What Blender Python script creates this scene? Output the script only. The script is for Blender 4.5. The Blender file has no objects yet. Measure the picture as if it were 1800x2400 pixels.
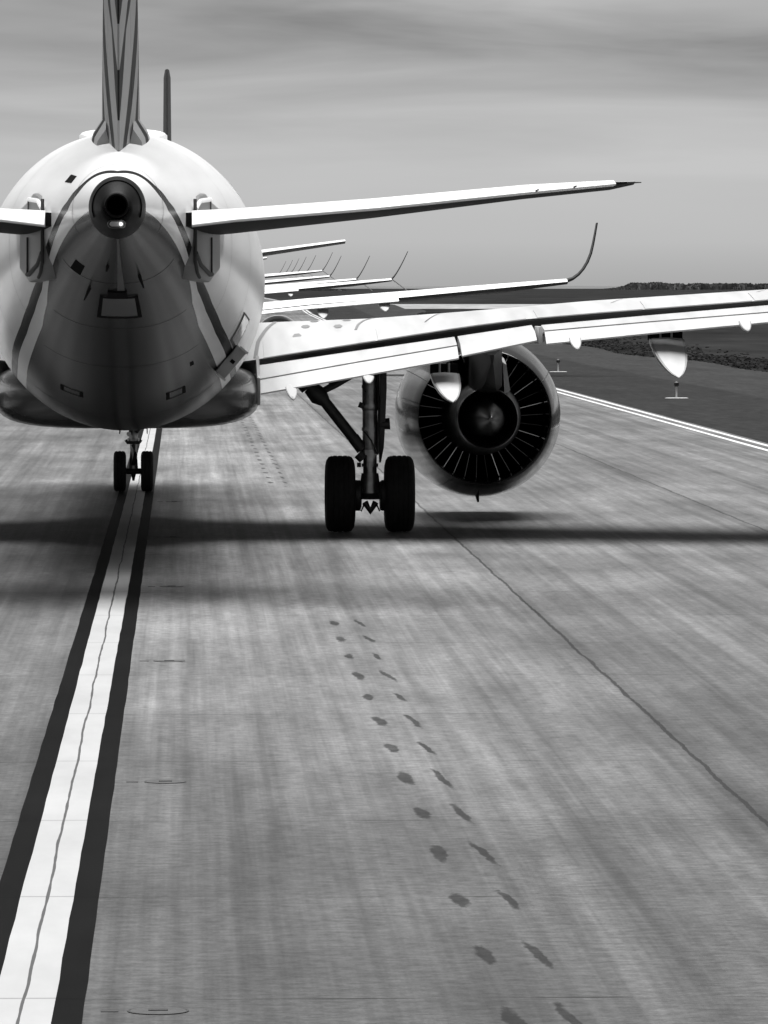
import bpy, bmesh, math, random
from mathutils import Vector, Matrix
S = bpy.context.scene
C = S.collection
R = math.radians
random.seed(7)

# ------------------------------------------------------------------ camera
EYE = 3.73                      # cockpit eye height of the aircraft behind
cd = bpy.data.cameras.new('camera'); cam = bpy.data.objects.new('camera', cd); C.objects.link(cam)
cam.location = (0, 0, EYE); cam.rotation_euler = (R(90), 0, 0)
cd.sensor_fit = 'AUTO'; cd.sensor_width = 36.0
cd.lens = 13500.0 / 2400.0 * 36.0
cd.shift_y = -525.0 / 2400.0
cd.clip_start = 1.0; cd.clip_end = 60000.0
S.camera = cam

# ------------------------------------------------------------------ sky, sun, exposure
SUN_EL, SUN_ROT = R(82), R(8)
w = bpy.data.worlds.new('World'); S.world = w; w.use_nodes = True
nt = w.node_tree; N = nt.nodes; Lk = nt.links; N.clear()
out = N.new('ShaderNodeOutputWorld'); bg = N.new('ShaderNodeBackground')
sky = N.new('ShaderNodeTexSky'); sky.sky_type = 'NISHITA'; sky.sun_disc = False
sky.sun_elevation = SUN_EL; sky.sun_rotation = SUN_ROT; sky.dust_density = 2.0; sky.air_density = 1.0
bw = N.new('ShaderNodeRGBToBW'); Lk.new(sky.outputs[0], bw.inputs[0])
tc = N.new('ShaderNodeTexCoord'); mp = N.new('ShaderNodeMapping'); mp.inputs['Scale'].default_value = (9, 9, 75)
mp.inputs['Rotation'].default_value = (0, R(0.5), 0)
Lk.new(tc.outputs['Generated'], mp.inputs[0])
n1 = N.new('ShaderNodeTexNoise'); n1.inputs['Scale'].default_value = 1.0; n1.inputs['Detail'].default_value = 5; n1.inputs['Roughness'].default_value = .5
n1.inputs['Distortion'].default_value = .6
Lk.new(mp.outputs[0], n1.inputs[0])
rc = N.new('ShaderNodeMapRange'); rc.inputs[1].default_value = .3; rc.inputs[2].default_value = .7
rc.inputs[3].default_value = .28; rc.inputs[4].default_value = .62
Lk.new(n1.outputs[0], rc.inputs[0])
sx = N.new('ShaderNodeSeparateXYZ'); Lk.new(tc.outputs['Generated'], sx.inputs[0])
# clouds thicken upwards, the band over the horizon is clear
cm = N.new('ShaderNodeMapRange'); cm.inputs[1].default_value = .008; cm.inputs[2].default_value = .04
cm.inputs[3].default_value = 0; cm.inputs[4].default_value = 1; Lk.new(sx.outputs[2], cm.inputs[0])
mx = N.new('ShaderNodeMix'); mx.data_type = 'FLOAT'; mx.inputs[2].default_value = 1.2
Lk.new(cm.outputs[0], mx.inputs[0]); Lk.new(rc.outputs[0], mx.inputs[3])
hi = N.new('ShaderNodeMapRange'); hi.interpolation_type = 'SMOOTHSTEP'; hi.inputs[1].default_value = .05; hi.inputs[2].default_value = .35   # the clear sky overhead is deep (red-filter black and white)
hi.inputs[3].default_value = 1; hi.inputs[4].default_value = .42; Lk.new(sx.outputs[2], hi.inputs[0])
m2 = N.new('ShaderNodeMath'); m2.operation = 'MULTIPLY'; Lk.new(mx.outputs[0], m2.inputs[0]); Lk.new(hi.outputs[0], m2.inputs[1])
mu = N.new('ShaderNodeMath'); mu.operation = 'MULTIPLY'; Lk.new(bw.outputs[0], mu.inputs[0]); Lk.new(m2.outputs[0], mu.inputs[1])
Lk.new(mu.outputs[0], bg.inputs[0]); bg.inputs[1].default_value = .15
Lk.new(bg.outputs[0], out.inputs[0])
sl = bpy.data.lights.new('sun', 'SUN'); so = bpy.data.objects.new('sun', sl); C.objects.link(so)
sl.energy = 4.9; sl.angle = R(62); sl.color = (1, 1, 1)
d = Vector((math.sin(SUN_ROT) * math.cos(SUN_EL), math.cos(SUN_ROT) * math.cos(SUN_EL), math.sin(SUN_EL)))
so.rotation_euler = d.to_track_quat('Z', 'Y').to_euler(); so.location = (0, 0, 200)
S.view_settings.view_transform = 'Standard'; S.view_settings.look = 'None'; S.view_settings.gamma = 1
S.view_settings.exposure = 0.6

# ------------------------------------------------------------------ mesh helpers
class MB:
    def __init__(s): s.v = []; s.f = []; s.m = []
    def add(s, vs, fs, mi=0):
        o = len(s.v); s.v += [tuple(p) for p in vs]; s.f += [tuple(i + o for i in f) for f in fs]; s.m += [mi] * len(fs); return s
    def loft(s, rings, closed=True, cap0=False, cap1=False, mi=0):
        n = len(rings[0]); vs = [p for r in rings for p in r]; fs = []
        for i in range(len(rings) - 1):
            for j in range(n if closed else n - 1):
                k = (j + 1) % n
                fs.append((i * n + j, i * n + k, (i + 1) * n + k, (i + 1) * n + j))
        if cap0: fs.append(tuple(range(n))[::-1])
        if cap1: fs.append(tuple((len(rings) - 1) * n + j for j in range(n)))
        return s.add(vs, fs, mi)
    def tube(s, pts, rad, n=12, mi=0, caps=True):
        pts = [Vector(p) for p in pts]
        if not isinstance(rad, (list, tuple)): rad = [rad] * len(pts)
        rings = []
        for i, p in enumerate(pts):
            t = (pts[min(i + 1, len(pts) - 1)] - pts[max(i - 1, 0)]).normalized()
            a = Vector((0, 0, 1)) if abs(t.z) < .9 else Vector((0, 1, 0))
            x = t.cross(a).normalized(); y = t.cross(x)
            rings.append([p + rad[i] * (x * math.cos(2 * math.pi * k / n) + y * math.sin(2 * math.pi * k / n)) for k in range(n)])
        return s.loft(rings, True, caps, caps, mi)
    def rev(s, prof, u, z, n=64, mi=0):            # about an axis along +Y through (u, z)
        rings = [[(u + r * math.sin(2 * math.pi * k / n), y, z + r * math.cos(2 * math.pi * k / n)) for k in range(n)] for y, r in prof]
        return s.loft(rings, mi=mi)
    def revx(s, prof, y, z, n=40, mi=0):           # about an axis along +X
        rings = [[(x, y + r * math.sin(2 * math.pi * k / n), z + r * math.cos(2 * math.pi * k / n)) for k in range(n)] for x, r in prof]
        return s.loft(rings, mi=mi)
    def box(s, c, d, rot=None, mi=0):
        M = rot or Matrix.Identity(3); c = Vector(c)
        vs = [c + M @ Vector((sx * d[0] / 2, sy * d[1] / 2, sz * d[2] / 2)) for sx in (-1, 1) for sy in (-1, 1) for sz in (-1, 1)]
        return s.add(vs, [(0, 1, 3, 2), (4, 6, 7, 5), (0, 4, 5, 1), (2, 3, 7, 6), (0, 2, 6, 4), (1, 5, 7, 3)], mi)
    def mirror(s):
        s.v = [(-a, b, c) for a, b, c in s.v]; s.f = [tuple(reversed(f)) for f in s.f]; return s
    def build(s, name, mats, parent=None, label=None, sharp=35, bevel=0):
        me = bpy.data.meshes.new(name); me.from_pydata(s.v, [], s.f)
        mats = mats if isinstance(mats, (list, tuple)) else [mats]
        for m in mats: me.materials.append(m)
        me.polygons.foreach_set('material_index', s.m)
        bm = bmesh.new(); bm.from_mesh(me); bmesh.ops.remove_doubles(bm, verts=bm.verts, dist=1e-5)
        bmesh.ops.recalc_face_normals(bm, faces=bm.faces)
        if bevel:
            es = [e for e in bm.edges if len(e.link_faces) == 2 and e.calc_face_angle(0) > R(40)]
            bmesh.ops.bevel(bm, geom=es, offset=bevel, segments=2, affect='EDGES', profile=.5)
        bm.to_mesh(me); bm.free()
        me.polygons.foreach_set('use_smooth', [True] * len(me.polygons)); me.set_sharp_from_angle(angle=R(sharp))
        o = bpy.data.objects.new(name, me); C.objects.link(o)
        if parent: o.parent = parent
        if label: o['label'] = label
        return o
def tag(o, label=None, cat=None, group=None, kind=None):
    if label: o['label'] = label
    if cat: o['category'] = cat
    if group: o['group'] = group
    if kind: o['kind'] = kind
    return o
def empty(name, loc, rz=0):
    o = bpy.data.objects.new(name, None); C.objects.link(o); o.location = loc; o.rotation_euler = (0, 0, rz); o.empty_display_size = 1; return o
def lerp_tab(tab, x):
    if x <= tab[0][0]: return tab[0][1:]
    for a, b in zip(tab, tab[1:]):
        if x <= b[0]:
            t = (x - a[0]) / (b[0] - a[0]); return tuple(p + (q - p) * t for p, q in zip(a[1:], b[1:]))
    return tab[-1][1:]
def smooth_tab(tab, x):                      # monotone-ish cubic through a table
    n = len(tab); i = 0
    while i < n - 2 and x > tab[i + 1][0]: i += 1
    a, b = tab[i], tab[i + 1]; p, q = tab[max(i - 1, 0)], tab[min(i + 2, n - 1)]
    h = b[0] - a[0]; t = min(max((x - a[0]) / h, 0), 1); r = []
    for k in range(1, len(a)):
        dk = (b[k] - a[k]) / h
        m0 = dk if i == 0 else ((a[k] - p[k]) / (a[0] - p[0]) + dk) / 2
        m1 = dk if i + 2 > n - 1 else ((q[k] - b[k]) / (q[0] - b[0]) + dk) / 2
        if dk == 0: m0 = m1 = 0
        r.append((2*t**3-3*t*t+1)*a[k] + (t**3-2*t*t+t)*h*m0 + (-2*t**3+3*t*t)*b[k] + (t**3-t*t)*h*m1)
    return r

# ------------------------------------------------------------------ materials (the photograph is black and white: neutral greys)
def mat(name, v, rough=.5, metal=0, spec=.5, coat=0, noise=0, nscale=4, bump=0, stretch=(1, 1, 1)):
    m = bpy.data.materials.new(name); m.use_nodes = True; t = m.node_tree
    b = t.nodes['Principled BSDF']
    b.inputs['Base Color'].default_value = (v, v, v, 1); b.inputs['Roughness'].default_value = rough
    b.inputs['Metallic'].default_value = metal; b.inputs['Specular IOR Level'].default_value = spec
    b.inputs['Coat Weight'].default_value = coat; b.inputs['Coat Roughness'].default_value = .06
    if noise or bump:
        c = t.nodes.new('ShaderNodeTexCoord'); mpp = t.nodes.new('ShaderNodeMapping'); mpp.inputs['Scale'].default_value = stretch
        n = t.nodes.new('ShaderNodeTexNoise'); n.inputs['Scale'].default_value = nscale; n.inputs['Detail'].default_value = 6
        t.links.new(c.outputs['Object'], mpp.inputs[0]); t.links.new(mpp.outputs[0], n.inputs[0])
        if noise:
            r = t.nodes.new('ShaderNodeMapRange'); r.inputs[1].default_value = .3; r.inputs[2].default_value = .7
            r.inputs[3].default_value = v * (1 - noise); r.inputs[4].default_value = min(v * (1 + noise), .9)
            t.links.new(n.outputs[0], r.inputs[0]); t.links.new(r.outputs[0], b.inputs['Base Color'])
            r2 = t.nodes.new('ShaderNodeMapRange'); r2.inputs[3].default_value = max(rough - .08, .03); r2.inputs[4].default_value = rough + .1
            t.links.new(n.outputs[0], r2.inputs[0]); t.links.new(r2.outputs[0], b.inputs['Roughness'])
        if bump:
            bp = t.nodes.new('ShaderNodeBump'); bp.inputs['Strength'].default_value = bump; bp.inputs['Distance'].default_value = .02
            t.links.new(n.outputs[0], bp.inputs['Height']); t.links.new(bp.outputs[0], b.inputs['Normal'])
    return m
WHITE = mat('white_paint', .78, .35, spec=.3, noise=.05, nscale=1.2, stretch=(1, .3, 1))
WING = mat('wing_paint', .43, .45, spec=.3, noise=.11, nscale=2.2, stretch=(1.6, .12, 1))
GREY = mat('grey_paint', .30, .3, coat=.3, noise=.1, nscale=3)
PALE = mat('pale_grey_paint', .5, .35, noise=.08, nscale=3)
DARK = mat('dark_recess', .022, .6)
SEAL = mat('dark_sealant', .03, .55)
BLACK = mat('black_void', .004, .9, spec=.1)
RUBBER = mat('tyre_rubber', .014, .75, spec=.25, noise=.3, nscale=9, bump=.15)
STEEL = mat('strut_steel', .30, .3, metal=.85, noise=.35, nscale=7)
GEAR = mat('gear_dark_paint', .022, .5, noise=.4, nscale=9)
TITAN = mat('dark_titanium', .008, .5, spec=.09, noise=.3, nscale=5)
CORE = mat('exhaust_metal', .16, .36, metal=.8, noise=.3, nscale=6)
BLADE = mat('blade_metal', .5, .16, metal=1)
_t = BLADE.node_tree; _o = _t.nodes.new('ShaderNodeObjectInfo'); _p = _t.nodes.new('ShaderNodeMath'); _p.operation = 'POWER'; _p.inputs[1].default_value = 2.2
_q = _t.nodes.new('ShaderNodeMapRange'); _q.inputs[3].default_value = .03; _q.inputs[4].default_value = .8
_t.links.new(_o.outputs['Random'], _p.inputs[0]); _t.links.new(_p.outputs[0], _q.inputs[0]); _t.links.new(_q.outputs[0], _t.nodes['Principled BSDF'].inputs['Base Color'])
NAC = mat('nacelle_paint', .03, .16, spec=.28, coat=.3, noise=.06, nscale=2)
LENS = mat('lamp_glass', .55, .05, coat=1)
NAVY = mat('dark_blue_paint', .035, .15, coat=1)

def fuselage_mat():
    m = bpy.data.materials.new('fuselage_livery'); m.use_nodes = True; t = m.node_tree; N = t.nodes; L = t.links
    b = N['Principled BSDF']; b.inputs['Roughness'].default_value = .22; b.inputs['Specular IOR Level'].default_value = .38; b.inputs['Coat Weight'].default_value = .02; b.inputs['Coat Roughness'].default_value = .03
    def at(n):
        a = N.new('ShaderNodeAttribute'); a.attribute_name = n; return a.outputs['Fac']
    def less(x, v):
        q = N.new('ShaderNodeMath'); q.operation = 'LESS_THAN'; L.new(x, q.inputs[0]); q.inputs[1].default_value = v; return q.outputs[0]
    def mix(f, a, c):
        q = N.new('ShaderNodeMix'); q.data_type = 'FLOAT'; L.new(f, q.inputs[0])
        for i, v in ((2, a), (3, c)):
            if isinstance(v, float): q.inputs[i].default_value = v
            else: L.new(v, q.inputs[i])
        return q.outputs[0]
    tcn = N.new('ShaderNodeTexCoord'); mp = N.new('ShaderNodeMapping'); mp.inputs['Scale'].default_value = (1.5, .35, 1.5)
    nz = N.new('ShaderNodeTexNoise'); nz.inputs['Scale'].default_value = 1.6; nz.inputs['Detail'].default_value = 7
    L.new(tcn.outputs['Object'], mp.inputs[0]); L.new(mp.outputs[0], nz.inputs[0])
    mr = N.new('ShaderNodeMapRange'); mr.inputs[1].default_value = .3; mr.inputs[2].default_value = .7; mr.inputs[3].default_value = .79; mr.inputs[4].default_value = .87
    L.new(nz.outputs[0], mr.inputs[0])
    v = mr.outputs[0]
    ab = N.new('ShaderNodeMath'); ab.operation = 'ABSOLUTE'; L.new(at('stripe'), ab.inputs[0])
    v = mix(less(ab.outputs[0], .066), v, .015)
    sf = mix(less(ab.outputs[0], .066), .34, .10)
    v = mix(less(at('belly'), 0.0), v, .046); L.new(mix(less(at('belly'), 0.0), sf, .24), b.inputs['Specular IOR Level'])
    L.new(v, b.inputs['Base Color']); return m
LIVERY = fuselage_mat()

def fin_mat():
    m = bpy.data.materials.new('striped_fin_paint'); m.use_nodes = True; t = m.node_tree; N = t.nodes; L = t.links
    b = N['Principled BSDF']; b.inputs['Roughness'].default_value = .55; b.inputs['Specular IOR Level'].default_value = .12
    tcn = N.new('ShaderNodeTexCoord'); sp = N.new('ShaderNodeSeparateXYZ'); L.new(tcn.outputs['Object'], sp.inputs[0])
    def M(op, a, c):
        q = N.new('ShaderNodeMath'); q.operation = op
        for i, v in ((0, a), (1, c)):
            if isinstance(v, (int, float)): q.inputs[i].default_value = v
            else: L.new(v, q.inputs[i])
        return q.outputs[0]
    s, z = sp.outputs[1], sp.outputs[2]
    # long tapering dark wedges that lean forward with height
    ph = M('SUBTRACT', M('MULTIPLY', s, .66), M('MULTIPLY', z, .60))
    cell = M('FRACT', ph, 0)
    row = M('FLOOR', ph, 0)
    wob = M('ABSOLUTE', M('SINE', M('ADD', M('MULTIPLY', z, .95), M('MULTIPLY', row, 1.7)), 0), 0)
    dk = M('LESS_THAN', cell, M('ADD', M('MULTIPLY', wob, .42), .13))
    f = dk
    q = N.new('ShaderNodeMix'); q.data_type = 'FLOAT'; L.new(f, q.inputs[0]); q.inputs[2].default_value = .27; q.inputs[3].default_value = .018
    L.new(q.outputs[0], b.inputs['Base Color']); return m
FIN = fin_mat()

# ------------------------------------------------------------------ ground
# taxi frame: u to the right of the centreline, v along it
TH = R(2.016); TO = Vector((-.82, 0, 0))
GZ = [(-300, 0), (300, 0), (440, .35), (530, .5), (610, .95), (680, 1.75), (745, 1.8), (805, 1.9), (865, 2.0), (1000, 2.15), (1500, 2.4), (3000, 2.6), (14000, 2.6)]
def gz(v): return lerp_tab(GZ, v)[0]
def place(o, u=0, v=0, z=0):
    o.location = (TO.x + u * math.cos(TH) - v * math.sin(TH), u * math.sin(TH) + v * math.cos(TH), z); o.rotation_euler = (0, 0, TH); return o
def sheet(name, u0, u1, v0, v1, dz, m, edge=None, extra=()):
    ks = sorted(set([v0, v1] + [k[0] for k in GZ if v0 < k[0] < v1] + list(extra))); b = MB(); vs = []; fs = []
    for i, v in enumerate(ks):
        a, c = (edge(v) if edge else (u0, u1)); vs += [(a, v, gz(v) + dz), (c, v, gz(v) + dz)]
        if i: fs.append((2*i-2, 2*i-1, 2*i+1, 2*i))
    b.add(vs, fs); o = b.build(name, m); place(o); return o

def nodes(m):
    m.use_nodes = True; t = m.node_tree; N = t.nodes; L = t.links
    tcn = N.new('ShaderNodeTexCoord'); sp = N.new('ShaderNodeSeparateXYZ'); L.new(tcn.outputs['Object'], sp.inputs[0])
    def M(op, a, c=0, e=None):
        q = N.new('ShaderNodeMath'); q.operation = op
        for i, v in ((0, a), (1, c), (2, e)):
            if v is None: continue
            if isinstance(v, (int, float)): q.inputs[i].default_value = v
            else: L.new(v, q.inputs[i])
        return q.outputs[0]
    def noise(scale, sc, detail=4, rough=.55, off=(0, 0, 0)):
        p = N.new('ShaderNodeMapping'); p.inputs['Scale'].default_value = sc; p.inputs['Location'].default_value = off
        n = N.new('ShaderNodeTexNoise'); n.inputs['Scale'].default_value = scale; n.inputs['Detail'].default_value = detail; n.inputs['Roughness'].default_value = rough
        L.new(tcn.outputs['Object'], p.inputs[0]); L.new(p.outputs[0], n.inputs[0]); return n.outputs[0]
    def rng(x, a, b, c, d, interp='LINEAR'):
        q = N.new('ShaderNodeMapRange'); q.interpolation_type = interp; L.new(x, q.inputs[0])
        for i, v in ((1, a), (2, b), (3, c), (4, d)): q.inputs[i].default_value = v
        return q.outputs[0]
    return N['Principled BSDF'], sp.outputs[0], sp.outputs[1], M, noise, rng, N, L

def concrete_mat():
    m = bpy.data.materials.new('taxiway_concrete'); b, u, v, M, noise, rng, N, L = nodes(m)
    base = rng(noise(.35, (1, .35, 1), 5), .3, .7, .10, .20)               # cloudy weathering
    mott = rng(noise(2.2, (1, .14, 1), 6, .7), .34, .66, .80, 1.20)            # mottling drawn out along the taxiway
    broom = M('MULTIPLY', rng(noise(9, (.75, 1.1, 1), 4, .75), .36, .64, .70, 1.30), rng(noise(45, (1, 1, 1), 2), .3, .7, .86, 1.14))            # broom texture across the slabs
    lane = M('MULTIPLY', rng(noise(1.6, (1, .010, 1), 5, .72), .36, .64, .68, 1.32), rng(noise(6, (1, .008, 1), 3, .7), .36, .64, .84, 1.16))         # long streaks left by tyres
    x = M('MULTIPLY', M('MULTIPLY', base, mott), M('MULTIPLY', broom, lane))
    # each slab its own tone
    su = M('FLOOR', M('DIVIDE', u, 4.9)); sv = M('FLOOR', M('DIVIDE', M('ADD', v, -30.2), 5.05))
    cmb = N.new('ShaderNodeCombineXYZ'); L.new(su, cmb.inputs[0]); L.new(sv, cmb.inputs[1])
    wn = N.new('ShaderNodeTexWhiteNoise'); wn.noise_dimensions = '2D'; L.new(cmb.outputs[0], wn.inputs[0])
    x = M('MULTIPLY', x, rng(wn.outputs[0], 0, 1, .93, 1.06))
    # greyer slabs right of the joint; both outer sides darkened further as painted vignette
    x = M('MULTIPLY', x, M('MULTIPLY', rng(u, 4.86, 4.90, 1.0, .70), rng(u, -.04, .0, .68, 1.0)))
    x = M('MULTIPLY', x, rng(M('ADD', v, M('MULTIPLY', noise(.15, (1, 1, 1), 4), 14)), 35, 76, .42, 1.0, 'SMOOTHSTEP'))     # vignette painted into the concrete colour: darker towards the camera
    # joints
    wob = M('MULTIPLY', M('SUBTRACT', noise(.45, (1, 1, 1), 3), .5), .09)
    def line(coord, period, half, off=0):
        p = M('ADD', M('DIVIDE', M('ADD', coord, wob), period), off)
        return M('MULTIPLY', M('ABSOLUTE', M('SUBTRACT', M('FRACT', M('ADD', p, .5)), .5)), period)
    jl = M('LESS_THAN', line(u, 4.9, .02), rng(noise(4, (1, 1, 1), 3), .35, .7, .012, .026))
    jt = M('LESS_THAN', line(M('ADD', v, -30.2), 5.05, .02), rng(noise(1.2, (1, 1, 1), 3), .42, .65, -.004, .028))
    # light and dark rubbing beside the transverse joints
    # tyre stains: two rows of blots, one wheel turn apart
    sw = M('MULTIPLY', M('SUBTRACT', noise(2.6, (1, .5, 1), 3), .5), .12)
    ph = M('SUBTRACT', M('FRACT', M('DIVIDE', M('ADD', v, 1.2), 2.9)), .5)
    idx = M('FLOOR', M('DIVIDE', M('ADD', v, 1.2), 2.9))
    wj = N.new('ShaderNodeTexWhiteNoise'); wj.noise_dimensions = '1D'; L.new(idx, wj.inputs['W'])
    def blot(uc, hw, hl, slant):
        hl = M('MULTIPLY', hl, M('ADD', .72, M('MULTIPLY', wj.outputs[0], .5)))
        a = M('DIVIDE', M('ADD', M('SUBTRACT', u, uc), M('ADD', sw, M('MULTIPLY', ph, slant))), hw)
        c = M('DIVIDE', M('ADD', ph, M('MULTIPLY', sw, .5)), hl)
        r = M('ADD', M('SQRT', M('ADD', M('MULTIPLY', a, a), M('MULTIPLY', c, c))), M('MULTIPLY', M('SUBTRACT', noise(18, (1, .35, 1), 4, .7), .5), 1.1))
        return M('MULTIPLY', rng(r, .72, 1.05, .80, 0), M('ADD', .72, M('MULTIPLY', noise(7, (1, .6, 1), 3), .55)))
    st = M('MAXIMUM', blot(2.52, .054, .19, .07), blot(2.81, .034, .27, .17))
    gap = M('MAXIMUM', M('LESS_THAN', v, 66), M('GREATER_THAN', v, 108))       # none under the aircraft
    st = M('MULTIPLY', st, gap)
    # faint continuous rubber lines
    def track(uc, hw, k): return rng(M('ABSOLUTE', M('SUBTRACT', M('ADD', u, M('MULTIPLY', sw, .4)), uc)), 0, hw, k, 0)
    tr = M('MAXIMUM', M('MAXIMUM', track(1.9, .05, .25), track(2.2, .04, .18)), M('MAXIMUM', track(3.5, .12, .16), track(6.6, .06, .18)))
    tr = M('MULTIPLY', tr, rng(noise(.3, (1, .2, 1), 3), .4, .6, 0, 1))
    x = M('MULTIPLY', x, M('SUBTRACT', 1, M('MAXIMUM', st, tr)))
    x = M('MULTIPLY', x, M('SUBTRACT', 1, M('MULTIPLY', M('MAXIMUM', jl, M('MULTIPLY', jt, .95)), .72)))
    L.new(x, b.inputs['Base Color']); b.inputs['Roughness'].default_value = .6; b.inputs['Specular IOR Level'].default_value = .22
    bp = N.new('ShaderNodeBump'); bp.inputs['Strength'].default_value = .35; bp.inputs['Distance'].default_value = .01
    L.new(noise(14, (.3, 1.6, 1), 4), bp.inputs['Height']); L.new(bp.outputs[0], b.inputs['Normal'])
    return m
def paint_line_mat(name, v, crack, wear=.12):
    m = bpy.data.materials.new(name); b, u, vv, M, noise, rng, N, L = nodes(m)
    x = M('MULTIPLY', rng(noise(1.5, (1, .25, 1), 6, .6), .3, .7, v * (1 - wear), v * (1 + wear)), 1.0); b.inputs['Specular IOR Level'].default_value = .02 if v < .1 else .15
    if crack:
        wob = M('MULTIPLY', M('SUBTRACT', noise(.32, (1, 1, 1), 2), .5), .06)
        c = M('LESS_THAN', M('ABSOLUTE', M('ADD', u, wob)), rng(noise(1.2, (1, 1, 1), 2), .3, .7, .006, .012))
        p = M('ADD', M('DIVIDE', M('ADD', vv, -30.2), 5.05), .5)
        j = M('LESS_THAN', M('MULTIPLY', M('ABSOLUTE', M('SUBTRACT', M('FRACT', p), .5)), 5.05), .022)
        x = M('MULTIPLY', x, M('SUBTRACT', 1, M('MULTIPLY', M('MAXIMUM', c, M('MULTIPLY', j, .5)), .8)))
    L.new(x, b.inputs['Base Color']); b.inputs['Roughness'].default_value = .55; return m
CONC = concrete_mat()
def rough_ground(name, lo, hi, sc, scale, streak=None):
    m = bpy.data.materials.new(name); b, u, v, M, noise, rng, N, L = nodes(m)
    x = M('MULTIPLY', rng(noise(scale, sc, 8, .65), .3, .7, lo, hi), rng(noise(scale * 6, sc, 4), .3, .7, .8, 1.2))
    if streak: x = M('MULTIPLY', x, rng(u, streak - .15, streak + .15, 1, 1.35))
    L.new(x, b.inputs['Base Color']); b.inputs['Roughness'].default_value = .9; b.inputs['Specular IOR Level'].default_value = .02; return m
GRASSM = rough_ground('dry_dark_grass', .007, .028, (1, .25, 1), .08)
ASPH = rough_ground('shoulder_asphalt', .022, .032, (1, .15, 1), .6, streak=20.6)
def tagset(o): o['kind'] = 'structure'; return o
tagset(sheet('ground', -9000, 9000, -300, 14000, -.012, GRASSM))
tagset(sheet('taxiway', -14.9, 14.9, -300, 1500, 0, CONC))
def sh_edge(v): return (14.9, 26.6 + .9 * math.sin(v * .031) + .5 * math.sin(v * .11 + 1))
tagset(sheet('paved_shoulder', 0, 0, -60, 900, -.004, ASPH, sh_edge, range(-60, 900, 8)))
tagset(sheet('paved_shoulder', 0, 0, -60, 900, -.004, ASPH, lambda v: (-26.6, -14.9)))
tagset(sheet('crossing_taxiway', 26, 260, 648, 700, .004, rough_ground('far_concrete', .2, .3, (1, .2, 1), .1)))
BLK = paint_line_mat('black_line_paint', .006, True, .25); WHT = paint_line_mat('white_line_paint', .36, True, .1); EDG = paint_line_mat('edge_line_paint', .55, False)
ks = [v for v in range(-40, 100, 1)] + list(range(100, 1200, 10))
rb = random.Random(3); wl = {}
def wob(hw, a):
    def f(v):
        k = (hw, v)
        if k not in wl: wl[k] = (-hw + rb.uniform(-a, a), hw + rb.uniform(-a, a))
        return wl[k]
    return f
tagset(sheet('black_line_border', 0, 0, -40, 1199, .004, BLK, wob(.318, .004), ks))
tagset(sheet('centre_line', 0, 0, -40, 1199, .008, WHT, wob(.162, .004), ks))
tagset(sheet('edge_line', 14.20, 14.35, -40, 1199, .004, EDG))
tagset(sheet('edge_line', 14.60, 14.75, -40, 1199, .004, EDG))
tagset(sheet('edge_line', -14.35, -14.20, -40, 1199, .004, EDG))
tagset(sheet('edge_line', -14.75, -14.60, -40, 1199, .004, EDG))

# distant ridge on the horizon
def ridge(name, pts, m, depth):
    b = MB(); vs = []; fs = []
    for i, (x, y, z0, h) in enumerate(pts):
        vs += [(x, y, z0), (x, y + depth * .3, z0 + h), (x, y + depth, z0)]
        if i: fs += [(3*i-3, 3*i, 3*i+1, 3*i-2), (3*i-2, 3*i+1, 3*i+2, 3*i-1)]
    return b.add(vs, fs).build(name, m)
rr = random.Random(5)
FAR = mat('far_ridge', .10, .9, noise=.2, nscale=.01)
tagset(ridge('hills', [(-2500 + 60 * i, 9500 + 60 * math.sin(i * .2), 2.3, 3.2 + 1.2 * math.sin(i * .17) + rr.uniform(0, .9)) for i in range(110)], FAR, 600))

# ------------------------------------------------------------------ the airliner with the striped tail
TAIL = Vector((-3.11, 67.0, 0)); HEAD = R(2.2)
jet = empty('passenger_airliner', TAIL, HEAD)
tag(jet, 'large white airliner with zebra striped tail fin seen from directly behind', 'airliner')
SEC = [(0.9, .33, 5.04, 4.32), (2, .60, 5.25, 4.03), (3.5, .92, 5.44, 3.62), (5.5, 1.28, 5.62, 3.10), (7.5, 1.56, 5.73, 2.65), (9.5, 1.77, 5.80, 2.25),
       (11.5, 1.90, 5.84, 1.93), (13.5, 1.965, 5.865, 1.75), (15.5, 1.975, 5.87, 1.70), (37, 1.975, 5.87, 1.70), (39.5, 1.86, 5.78, 1.72), (41.5, 1.52, 5.40, 1.86), (43, .98, 4.75, 2.2), (43.8, .35, 4.0, 2.75), (43.95, .05, 3.55, 3.25)]
def fpt(s, th, off=0):
    w_, zt, zb = smooth_tab(SEC, s); zc = (zt + zb) / 2
    n = 2 + .4 * max(0, min((s - 1.6) / 1.6, 1, (11.0 - s) / 6)) ; n = n if math.cos(th) < .25 else 2 + (n - 2) * max(0, (.6 - math.cos(th)) / .35)   # slab-sided where the tailplane swivels
    sg_ = lambda x: math.copysign(abs(x) ** (2 / n), x)
    return Vector(((w_ + off) * sg_(math.sin(th)), s, zc + ((zt - zb) / 2 + off) * sg_(math.cos(th))))
STR = [(.9, -40), (1.2, 0), (1.44, 29), (1.62, 60), (2.04, 84), (2.7, 97), (3.6, 111), (4.74, 122), (5.94, 126), (7.5, 128), (9.2, 128), (12, 129), (44, 129)]
BEL = [(.5, 70), (.9, 96), (1.8, 107), (2.82, 115), (3.72, 123), (4.98, 134), (6.24, 137.5), (7.98, 137), (10.4, 136), (14, 136), (44, 136)]
def poly(tab, lo, hi):
    return [fpt(max(s, .9), R(th)) for s in [lo + (hi - lo) * i / 160 for i in range(161)] for th in [lerp_tab(tab, s)[0]]]
PS, PB = poly(STR, 1.2, 16), poly(BEL, .9, 16)
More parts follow.
